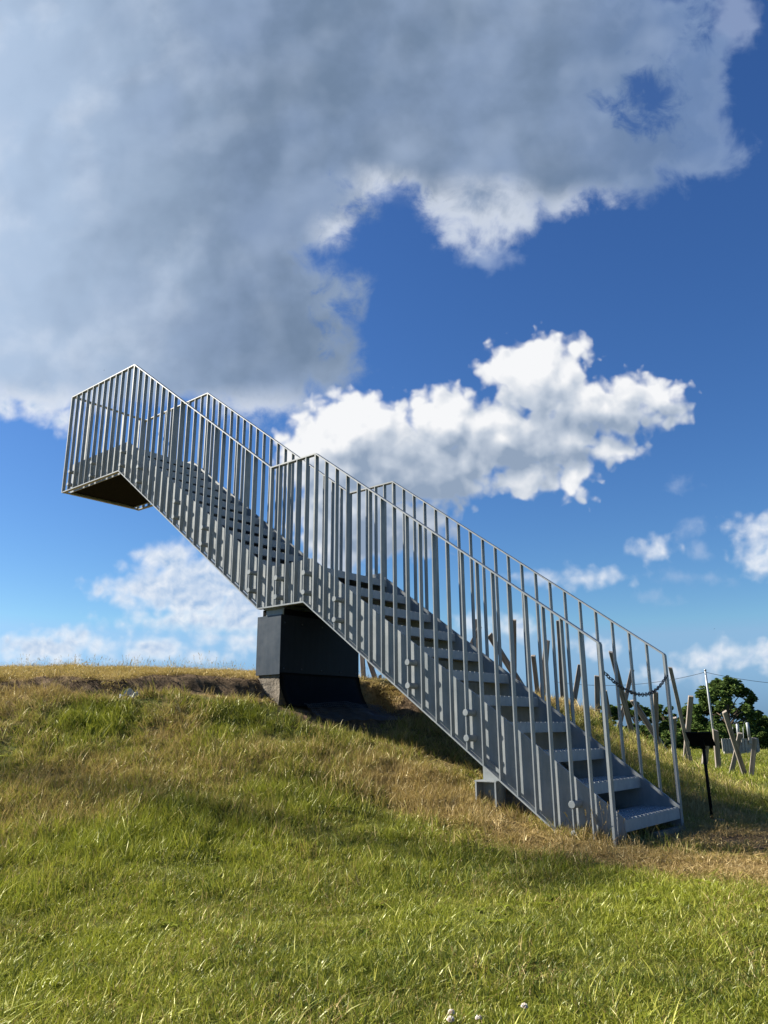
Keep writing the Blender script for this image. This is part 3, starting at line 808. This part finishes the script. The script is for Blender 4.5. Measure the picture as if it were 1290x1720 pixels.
# ------------------------------------------------------------------ metal net pole and its cables
pb_ = None; dP = 30.0
top = at_depth(1184.5, 1126, dP); bot = at_depth(1201, 1250, dP); ax = (bot - top).normalized()
while bot.z > gz(bot.x, bot.y) - .1: bot = bot + ax * .1
pole = empty('net_pole', bot, 'tall thin galvanised pole carrying cables in front of the trees', 'pole')
bm = bmesh.new(); tube(bm, [bot, top], .050, 10, .036); obj('shaft', bm, M_POLE, pole, True)
bm = bmesh.new(); tube(bm, [top - Vector((0, 0, .02)), top + Vector((0, 0, .04))], .045, 10); obj('cap', bm, M_POLE, pole, True)
for (xa, ya, dA_, sagp, lab) in ((930, 1145, 31.0, 22, 'thin dark cable sagging from the metal pole to the left'), (1420, 1150, 31.0, 14, 'thin dark cable sagging from the metal pole to the right')):
    bm = bmesh.new(); pts = []
    for i in range(25):
        t_ = i / 24; dd_ = dP + (dA_ - dP) * t_
        pts.append(at_depth(1184.5 + (xa - 1184.5) * t_, 1129 + (ya - 1129) * t_ + sagp * 4 * t_ * (1 - t_) * .6, dd_))
    tube(bm, pts, .009, 5); tag(obj('cable', bm, M_WIRE, None, True), lab, 'cable')

mb_ = Vector((-.3, -1.98, 0)) - SUN_H * 27.0; mb_.z = gz(mb_.x, mb_.y)  # unseen mast, added only for the soft shadow band it throws across the slope
mast = empty('shadow_mast', mb_, 'unseen mast added left of the mound to cast a soft shadow on the slope', 'mast')
bm = bmesh.new(); tube(bm, [mb_ - Vector((0, 0, .3)), mb_ + Vector((0, 0, 22.0))], .085, 14, .07); obj('shaft', bm, M_POLE, mast, True)
bm = bmesh.new(); beam(bm, mb_ + Vector((0, -.6, 22.0)), mb_ + Vector((0, .6, 22.0)), .12, .12); obj('cross_arm', bm, M_POLE, mast)

# ------------------------------------------------------------------ pale slatted container with stub pipes
dC_ = 40.0
def cp(px, py, dz=0.0): return at_depth(px, py, dC_ + dz)
cont = empty('slatted_container', cp(1243, 1266), 'pale slatted container with two stub pipes standing before the far trees', 'container')
us = 1 / FPX * dC_
bm = bmesh.new(); beam(bm, cp(1216, 1263), cp(1274, 1264), .16, 1.2); obj('deck', bm, M_WHITE, cont)
for i, (xa, xb, ya, yb) in enumerate(((1213, 1217.5, 1241, 1262), (1218, 1222, 1241, 1262), (1222.8, 1226.5, 1241, 1262), (1227, 1231, 1240, 1262), (1246, 1250, 1241, 1261), (1251, 1255, 1241, 1260), (1258, 1263, 1239, 1249), (1263.6, 1270, 1239, 1250), (1270.5, 1275, 1240, 1262))):
    bm = bmesh.new(); a = cp(xa, yb); b_ = cp(xb, ya); mid = (a + b_) / 2
    rot = Matrix((hr, hf, Vector((0, 0, 1)))).transposed()
    box(bm, mid, ((xb - xa) * us, .05, (yb - ya) * us), rot); obj('slat', bm, M_WHITE, cont)
bm = bmesh.new()
for (xa, ya, xb, yb) in ((1213, 1252, 1274, 1252.5), (1232, 1240, 1232, 1262), (1245, 1241, 1245, 1262), (1257, 1240, 1257, 1262)):
    beam(bm, cp(xa, ya, .1), cp(xb, yb, .1), .05, .05)
obj('frame', bm, M_WIRE, cont)
for (xa, ya, xb, yb) in ((1238.5, 1216, 1241, 1242), (1255, 1214, 1259, 1240)):
    bm = bmesh.new(); tube(bm, [cp(xb, yb, .5), cp(xa, ya, .5)], .075, 10); obj('pipe', bm, M_POLE, cont, True)
for pts in (((1246, 1250), (1249, 1238), (1248, 1222), (1250, 1212), (1254, 1211)), ((1230, 1236), (1231, 1222), (1232, 1215), (1236, 1213), (1239, 1217))):
    bm = bmesh.new(); tube(bm, [cp(x, y, .3) for x, y in pts], .018, 6); obj('hose', bm, M_POLE, cont, True)
bm = bmesh.new()
for x in (1226, 1262): beam(bm, cp(x, 1263, .3), cp(x, 1268, .3) - Vector((0, 0, .1)), .15, .3)
obj('leg', bm, M_WIRE, cont)


# ------------------------------------------------------------------ trees
def leaves_mesh(name, pts, size):
    n = len(pts); q = rng.normal(size=(n, 3)); q /= np.linalg.norm(q, axis=1)[:, None]
    a = np.cross(q, [0, 0, 1.0]); a /= np.linalg.norm(a, axis=1)[:, None] + 1e-9; b_ = np.cross(q, a)
    s = size * rng.uniform(.6, 1.4, n)[:, None]
    P = np.stack([pts - a * s, pts - b_ * s * .55, pts + a * s, pts + b_ * s * .55], 1).reshape(-1, 3)
    me = bpy.data.meshes.new(name); me.vertices.add(4 * n); me.vertices.foreach_set('co', P.ravel())
    me.loops.add(4 * n); me.loops.foreach_set('vertex_index', np.arange(4 * n, dtype=np.int32))
    me.polygons.add(n); me.polygons.foreach_set('loop_start', (np.arange(n) * 4).astype(np.int32))
    me.update(calc_edges=True)
    at = me.attributes.new('rnd', 'FLOAT', 'POINT'); at.data.foreach_set('value', np.repeat(rng.random(n), 4).astype(np.float32))
    me.materials.append(M_LEAF); return me


def tree(name, px, ytop, ybot, wpx, dep, label, cat, n_l=3500, clumps=46, low=.12, group=None, lobes=None):
    top = at_depth(px, ytop, dep); base_xy = at_depth(px, ybot, dep)
    bz = gz(base_xy.x, base_xy.y); H = top.z - bz; W = wpx * dep / FPX
    o = empty(name, (base_xy.x, base_xy.y, bz), label, cat, group)
    bm = bmesh.new(); O = Vector((base_xy.x, base_xy.y, bz))
    tr_h = H * .45; tube(bm, [O - Vector((0, 0, .2)), O + Vector((W * .01, 0, tr_h * .5)), O + Vector((-W * .01, 0, tr_h)), O + Vector((0, 0, H * .8))], .045 * W * .6, 8, .01 * W)
    cs = []
    for i in range(clumps):
        u = rng.random(); hz = low + (1 - low) * rng.random() ** .85
        prof_ = (math.sin(math.pi * min(1, (hz * .86 + .10))) ** .6)
        if lobes: prof_ *= lobes(hz)
        th = rng.random() * 2 * math.pi; rad = W / 2 * prof_ * math.sqrt(rng.uniform(.12, 1.15))
        cs.append(np.array([O.x + rad * math.cos(th), O.y + rad * math.sin(th), O.z + hz * H * .93]))
    for c_ in cs[::2]:
        st = O + Vector((0, 0, max(.15 * H, min(H * .7, (c_[2] - O.z) * .6)))); en = Vector(c_)
        tube(bm, [st, st.lerp(en, .5) + Vector((0, 0, .03 * H)), en], .012 * W, 5, .004 * W)
    obj('trunk', bm, M_BARK, o)
    P = []
    for c_ in cs:
        k = int(n_l * 2.1) // clumps; rr = W * rng.uniform(.045, .115)
        g = rng.normal(size=(k, 3)); g /= np.linalg.norm(g, axis=1)[:, None]; g *= (rng.random(k) ** .5)[:, None] * rr
        g[:, 2] *= .90; P.append(c_ + g)
    me = leaves_mesh('crown', np.vstack(P) - np.array(O), .0024 * dep)
    cr_ = bpy.data.objects.new('crown', me); SC.collection.objects.link(cr_); cr_.parent = o
    return o


TG = 'trees along the far edge of the lawn'
tree('deciduous_tree', 1232, 1132, 1268, 104, 50, 'tallest dark green tree at the right edge of the lawn behind the pale container', 'tree', 7000, 104, .10, TG, lambda h: .62 + .55 * math.sin(math.pi * (1 - h) ** .8) if h > .5 else 1.05)
tree('deciduous_tree', 1166, 1186, 1268, 66, 52, 'broad dark tree behind the crossed timber posts, left of the metal pole', 'tree', 2100, 38, .08, TG)
tree('deciduous_tree', 1122, 1180, 1268, 52, 54, 'dark tree just left of the far foot of the railing, beyond the posts', 'tree', 2700, 46, .08, TG)
tree('deciduous_tree', 1072, 1172, 1268, 56, 53, 'dark tree behind the slack of the chain', 'tree', 2800, 46, .08, TG)
tree('deciduous_tree', 1030, 1178, 1268, 46, 55, 'dark tree seen just right of the near foot post of the railing', 'tree', 2300, 40, .08, TG)
tree('deciduous_tree', 990, 1188, 1268, 40, 55, 'leftmost dark tree showing behind the lowest railing bars', 'tree', 3300, 56, .08, TG)
tree('deciduous_tree', 1300, 1204, 1268, 70, 54, 'low dark tree cut off by the right edge of the photo', 'tree', 2900, 48, .06, TG)
for i, (px, yt, w, lab) in enumerate(((1010, 1228, 70, 'leftmost low dark bush under the far trees'), (1080, 1226, 80, 'low dark bush under the far trees below the chain'), (1145, 1226, 70, 'low dark bush at the lawn edge behind the crossed timber posts'), (1196, 1222, 64, 'low dark bush at the lawn edge behind the metal pole'),
                                      (1240, 1218, 66, 'low dark bush at the lawn edge right behind the pale container'), (1288, 1224, 70, 'rightmost low dark bush at the lawn edge'))):
    tree('bush', px, yt, 1268, w, 48, lab, 'bush', 3000, 40, .02, 'low bushes along the far lawn edge')

# ------------------------------------------------------------------ small things on the ground and in the air
for i, (px, py, s, lab) in enumerate(((758, 1702, 1.0, 'white clover flower near the bottom edge, standing above a second bloom'), (757, 1714, 1.1, 'lower fading clover flower right at the bottom edge of the photo'), (804, 1711, .95, 'white clover flower at the bottom edge, right of the close pair'), (881, 1691, 1.0, 'rightmost white clover flower, standing alone in the grass'))):
    g = ground_hit(px, py + 18); dep = (g - CAM).dot(c_f); h = at_depth(px, py, dep - .02)
    root = Vector((h.x, h.y, gz(h.x, h.y)))
    o = empty('clover_flower', root, lab, 'flower', 'white clover flowers in the lawn')
    bm = bmesh.new(); tube(bm, [root - Vector((0, 0, .01)), root.lerp(h, .5) + Vector((.004, 0, 0)), h], .0012, 5); obj('stem', bm, M_STEM, o)
    bm = bmesh.new()
    for k in range(70):
        d_ = Vector(rng.normal(size=3)).normalized(); d_.z = abs(d_.z) * 1.0 - .25; d_.normalize()
        p = h + d_ * .0062 * s; up = (d_ + Vector((0, 0, .6))).normalized()
        vs = bmesh.ops.create_icosphere(bm, subdivisions=1, radius=.0019 * s, matrix=Matrix.Translation(p) @ up.to_track_quat('Z', 'Y').to_matrix().to_4x4() @ Matrix.Diagonal((.75, .75, 1.9, 1)))
    obj('flower_head', bm, M_PETAL, o, True)

g = ground_hit(216, 1170); bm = bmesh.new(); bmesh.ops.create_grid(bm, x_segments=18, y_segments=8, size=.5)
for v in bm.verts:
    a, b_ = v.co.x, v.co.y; p = g + hr * (a * .17) + hf * (b_ * .04) + Vector((0, 0, .035 + b_ * .06 - .08 * abs(a)))
    v.co = p + Vector((mnoise.noise(p * 16), mnoise.noise(p * 16 + Vector((9, 0, 0))), mnoise.noise(p * 16 + Vector((0, 9, 0))))) * .035
tag(obj('plastic_scrap', bm, M_FILM, None, True), 'crumpled scrap of whitish plastic sticking out of the bare bank', 'litter')

for (px, py, dep, lab) in ((1200, 1056.5, 120, 'tiny dark bird in the blue sky above the low right clouds'), (175, 622, 120, 'tiny dark bird against the grey cloud left of the top railing corner')):
    c_ = at_depth(px, py, dep); s = .16
    bm = bmesh.new(); tube(bm, [c_ - hr * s * .55, c_ - hr * s * .2, c_ + hr * s * .25, c_ + hr * s * .5], s * .10, 8, s * .05)
    for sg in (-1, 1):
        a = bm.verts.new(c_ + hr * s * .2); b_ = bm.verts.new(c_ - hr * s * .2); e_ = bm.verts.new(c_ + hf * sg * s * .7 + Vector((0, 0, s * .35)) - hr * s * .05); f_ = bm.verts.new(c_ + hf * sg * s * .6 + Vector((0, 0, s * .38)) + hr * s * .1)
        bm.faces.new((a, b_, e_, f_))
    tag(obj('bird', bm, M_BLACK), lab, 'bird')

# ------------------------------------------------------------------ grass
PROTO = bpy.data.collections.new('grass_tufts')


def tuft(name, n, spread, hmin, hmax, wid, lean, curl, mt, seed, head=False):
    r_ = np.random.default_rng(seed); vs = []; fs = []; rn = []
    for i in range(n):
        rad = spread * math.sqrt(r_.random()); th = r_.random() * 6.283
        b0 = np.array([rad * math.cos(th), rad * math.sin(th), -.012]); h = r_.uniform(hmin, hmax); w = wid * r_.uniform(.6, 1.3)
        la = r_.random() * 6.283; ld = np.array([math.cos(la), math.sin(la), 0]) * abs(r_.normal(0, lean)); ld[0] += lean * .35
        fa = r_.random() * 6.283; sd_ = np.array([math.cos(fa), math.sin(fa), 0]); rv = r_.random(); seg = 4; k0 = len(vs)
        cur = b0.copy()
        for s in range(seg + 1):
            t_ = s / seg; p = b0 + np.array([0, 0, 1]) * h * (t_ - curl * .35 * t_ * t_ * np.linalg.norm(ld)) + ld * h * (t_ * .45 + curl * t_ * t_ * .75)
            ww = w * (1 - t_ ** 1.7) * .5 + w * .04
            vs += [p - sd_ * ww, p + sd_ * ww]; rn += [rv, rv]
        for s in range(seg): fs.append((k0 + 2 * s, k0 + 2 * s + 1, k0 + 2 * s + 3, k0 + 2 * s + 2))
        if head:
            tip = vs[-1]; dirn = (vs[-1] - vs[-3]); dirn = dirn / (np.linalg.norm(dirn) + 1e-9)
            for q_ in range(9):
                a = r_.random() * 6.283; o_ = np.array([math.cos(a), math.sin(a), .9]) * w * 1.5; c_ = tip - dirn * q_ * h * .018
                k1 = len(vs); vs += [c_, c_ + o_ * .6 + dirn * w, c_ + o_ * 1.3 + dirn * w * 3, c_ + dirn * w * 2.2]; rn += [rv] * 4; fs.append((k1, k1 + 1, k1 + 2, k1 + 3))
    me = bpy.data.meshes.new(name); me.from_pydata([tuple(v) for v in vs], [], fs); me.update()
    at = me.attributes.new('rnd', 'FLOAT', 'POINT'); at.data.foreach_set('value', np.array(rn, np.float32)); me.materials.append(mt)
    o = bpy.data.objects.new(name, me); PROTO.objects.link(o); return o


# index order is alphabetical by name
for i in range(4): tuft('a_lawn_%d' % i, 32, .042, .014, .047, .0034, .85, 1.1, M_BLADE, 10 + i)          # 0-3 lawn
for i in range(3): tuft('b_long_%d' % i, 24, .050, .045, .100, .0034, .50, .8, M_BLADE, 30 + i)          # 4-6 long grass
for i in range(3): tuft('c_mat_%d' % i, 38, .070, .014, .042, .0032, 1.6, 1.2, M_BLADE, 50 + i)          # 7-9 flattened dry mat
for i in range(3): tuft('d_stalk_%d' % i, 3, .050, .110, .200, .0019, .30, .5, M_STALK, 70 + i, True)    # 10-12 seeding stalks
for i in range(3): tuft('e_far_%d' % i, 46, .230, .050, .150, .0130, .55, .8, M_BLADE, 90 + i)           # 13-15 wide tufts for far lawn


for i in range(2):                                                                                        # 16-17 broad-leaved weeds
    r_ = np.random.default_rng(120 + i); vs = []; fs = []; rn = []
    for k in range(9):
        a = r_.random() * 6.283; d_ = np.array([math.cos(a), math.sin(a), 0]); sd_ = np.array([-d_[1], d_[0], 0]); L = r_.uniform(.03, .065); w = L * .24; b0 = len(vs); el = r_.uniform(.3, 1.0)
        for s in range(6):
            t_ = s / 5; p = d_ * L * t_ + np.array([0, 0, L * (el * t_ - .55 * t_ * t_) + .01]); ww = w * math.sin(math.pi * (t_ * .92 + .06)) ** .7
            vs += [p - sd_ * ww + np.array([0, 0, ww * .4]), p, p + sd_ * ww + np.array([0, 0, ww * .4])]; rn += [.9] * 3
        for s in range(5):
            q_ = b0 + 3 * s; fs += [(q_, q_ + 1, q_ + 4, q_ + 3), (q_ + 1, q_ + 2, q_ + 5, q_ + 4)]
    me = bpy.data.meshes.new('f_weed_%d' % i); me.from_pydata([tuple(v) for v in vs], [], fs); me.update()
    at = me.attributes.new('rnd', 'FLOAT', 'POINT'); at.data.foreach_set('value', np.array(rn, np.float32)); me.materials.append(M_BLADE)
    PROTO.objects.link(bpy.data.objects.new('f_weed_%d' % i, me))


def sample_ring(r0, r1, dens, half=.72):
    area = half * (r1 * r1 - r0 * r0); n_ = int(area * dens)
    r = np.sqrt(rng.uniform(r0 * r0, r1 * r1, n_)); a = view_az + rng.uniform(-half, half, n_)
    return CAM.x + r * np.cos(a), CAM.y + r * np.sin(a), r


PTS = []
def add_pts(x, y, kind, smin, smax, tilt=.12, zoff=0.0, mul=1.0):
    n_ = len(x); z = height(x, y)
    dz = .05; gx = (height(x + dz, y) - z) / dz; gy = (height(x, y + dz) - z) / dz
    keep = ~((x > -.66) & (x < -.30) & (y > .03) & (y < 1.08))
    keep &= ~((x > -.32) & (x < .12) & (y > -.0) & (y < 1.15) & (rng.random(n_) < .9))
    keep &= ~((x > 2.59) & (x < 2.69) & (y > .44) & (y < 1.03))
    rz = rng.uniform(0, 6.283, n_)
    P = np.stack([x, y, z + zoff, rng.normal(0, tilt, n_) + gy * .35, rng.normal(0, tilt, n_) - gx * .35, rz, rng.uniform(smin, smax, n_) * mul, kind, dryness(x, y), np.clip(.5 + 1.7 * (fbm(x, y, 1.9, 3, 61) - .5) + 1.3 * (fbm(x, y, 9.0, 2, 63) - .5) + rng.normal(0, .16, n_), 0, 1)], 1)
    PTS.append(P[keep])


def lawn(r0, r1, dens, sc):
    x, y, r = sample_ring(r0, r1, dens)
    b_ = bareness(x, y); d_ = dryness(x, y); q = rng.random(len(x))
    u = q > b_ * 1.5 - .25
    x, y, r, d_ = x[u], y[u], r[u], d_[u]
    rm = np.hypot(x - MX, y - MY)
    slope = np.clip((9.6 - rm) / 1.2, 0, 1) * np.clip((rm - 6.0) / .2, 0, 1)
    worn = spots(x, y, [t_ for t_ in DRY[:3]])
    q = rng.random(len(x)); patchy = fbm(x, y, 1.4, 3, 71)
    kind = rng.integers(0, 4, len(x))
    longm = q < slope * np.clip((patchy - .30) * 2.2, .08, .7) * (1 - worn)
    kind[longm] = rng.integers(4, 7, longm.sum())
    q2 = rng.random(len(x)); matm = (~longm) & (q2 < np.maximum(worn * 1.1, np.clip((d_ - .45) * 1.5, 0, .8)))
    kind[matm] = rng.integers(7, 10, matm.sum())
    hump = np.clip(.45 + 1.15 * fbm(x, y, 6.5, 2, 67), .55, 1.5)
    thin = rng.random(len(x)) < np.clip(.35 + 1.3 * fbm(x, y, 8.0, 2, 69), .3, 1)
    add_pts(x[thin], y[thin], kind[thin], .7 * sc, 1.25 * sc, .2, 0.0, hump[thin])


lawn(.5, 3.2, 2600, 1.0)
lawn(3.2, 6.0, 1750, 1.0)
lawn(6.0, 10.0, 800, 1.1)
lawn(10.0, 17.0, 200, 1.5)
# seeding stalks, thickest on the slope
x, y, r = sample_ring(1.2, 12, 60); rm = np.hypot(x - MX, y - MY)
k_ = rng.random(len(x)) < np.where((rm < 9.8), .05 + .55 * np.clip((fbm(x, y, 1.2, 3, 81) - .46) * 3, 0, 1), .02)
k_ &= bareness(x, y) < .3
add_pts(x[k_], y[k_], rng.integers(10, 13, k_.sum()), .6, 1.15, .12)
# tall fringe at the foot of the stairs, round the steel foot and behind the lower flight
def fringe(xa, xb, ya, yb, n_, s0, s1, kinds=(4, 7)):
    x = rng.uniform(xa, xb, n_); y = rng.uniform(ya, yb, n_); add_pts(x, y, rng.integers(kinds[0], kinds[1], n_), s0, s1)
fringe(2.34, 2.60, -.02, .12, 34, .8, 1.5); fringe(2.40, 2.58, .12, 1.0, 26, .5, .9); fringe(1.45, 2.3, -.05, .25, 90, .5, .9)
fringe(2.38, 2.58, .0, .10, 8, 1.0, 1.5, (10, 13)); fringe(1.1, 2.3, 1.3, 3.6, 420, 1.0, 1.6); fringe(.8, 2.4, 1.4, 4.4, 80, .9, 1.4, (10, 13))
x, y, r = sample_ring(1.0, 7, 14); k_ = (bareness(x, y) < .2) & (dryness(x, y) < .45) & (fbm(x, y, 1.1, 2, 93) > .58)
add_pts(x[k_], y[k_], rng.integers(16, 18, k_.sum()), .35, .75, .1)
# far lawn
x, y, r = sample_ring(16, 60, 9, .62); add_pts(x, y, rng.integers(13, 16, len(x)), .8, 1.4)
# crest stalks against the sky
for (px, py, s) in ((250, 1118, 1.7), (256, 1118, 1.9), (332, 1127, 1.5), (340, 1127, 1.4), (348, 1128, 1.6), (130, 1114, 1.2), (140, 1114, 1.2), (170, 1117, 1.0), (355, 1128, 1.0), (455, 1139, 1.5)):
    g = ground_hit(px, py + 4)
    if g is not None: add_pts(np.array([g.x]), np.array([g.y]), np.array([11]), s * .8, s * .9, .05)

A = np.vstack(PTS).astype(np.float32)
gm = bpy.data.meshes.new('grass'); gm.vertices.add(len(A)); gm.vertices.foreach_set('co', A[:, :3].ravel())
def gattr(nm, ty, arr, field='value'):
    a = gm.attributes.new(nm, ty, 'POINT'); a.data.foreach_set(field, arr.ravel())
gattr('rot', 'FLOAT_VECTOR', np.ascontiguousarray(A[:, 3:6]), 'vector'); gattr('scl', 'FLOAT', np.ascontiguousarray(A[:, 6]))
gattr('kindex', 'INT', A[:, 7].astype(np.int32)); gattr('dry', 'FLOAT', np.ascontiguousarray(A[:, 8])); gattr('tint', 'FLOAT', np.ascontiguousarray(A[:, 9]))
grass = bpy.data.objects.new('grass', gm); SC.collection.objects.link(grass)
tag(grass, 'uneven green and straw coloured grass covering the mound and lawn', 'grass', kind='stuff')
ng = bpy.data.node_groups.new('grass_scatter', 'GeometryNodeTree')
ng.interface.new_socket('Geometry', in_out='INPUT', socket_type='NodeSocketGeometry'); ng.interface.new_socket('Geometry', in_out='OUTPUT', socket_type='NodeSocketGeometry')
gi = ng.nodes.new('NodeGroupInput'); go = ng.nodes.new('NodeGroupOutput')
mp = ng.nodes.new('GeometryNodeMeshToPoints'); ng.links.new(gi.outputs[0], mp.inputs[0])
ci = ng.nodes.new('GeometryNodeCollectionInfo'); ci.inputs[0].default_value = PROTO; ci.inputs['Separate Children'].default_value = True; ci.inputs['Reset Children'].default_value = True
ip = ng.nodes.new('GeometryNodeInstanceOnPoints'); ng.links.new(mp.outputs[0], ip.inputs['Points']); ng.links.new(ci.outputs[0], ip.inputs['Instance'])
ip.inputs['Pick Instance'].default_value = True
def na(nm, ty):
    n_ = ng.nodes.new('GeometryNodeInputNamedAttribute'); n_.data_type = ty; n_.inputs[0].default_value = nm; return n_.outputs[0]
ng.links.new(na('kindex', 'INT'), ip.inputs['Instance Index'])
e2r = ng.nodes.new('FunctionNodeEulerToRotation'); ng.links.new(na('rot', 'FLOAT_VECTOR'), e2r.inputs[0]); ng.links.new(e2r.outputs[0], ip.inputs['Rotation'])
ng.links.new(na('scl', 'FLOAT'), ip.inputs['Scale']); ng.links.new(ip.outputs[0], go.inputs[0])
md = grass.modifiers.new('grass_scatter', 'NODES'); md.node_group = ng
print('grass tufts', len(A))

SC.render.engine = 'CYCLES'
SC.cycles.max_bounces = 6; SC.cycles.transparent_max_bounces = 6
SC.cycles.use_denoising = True
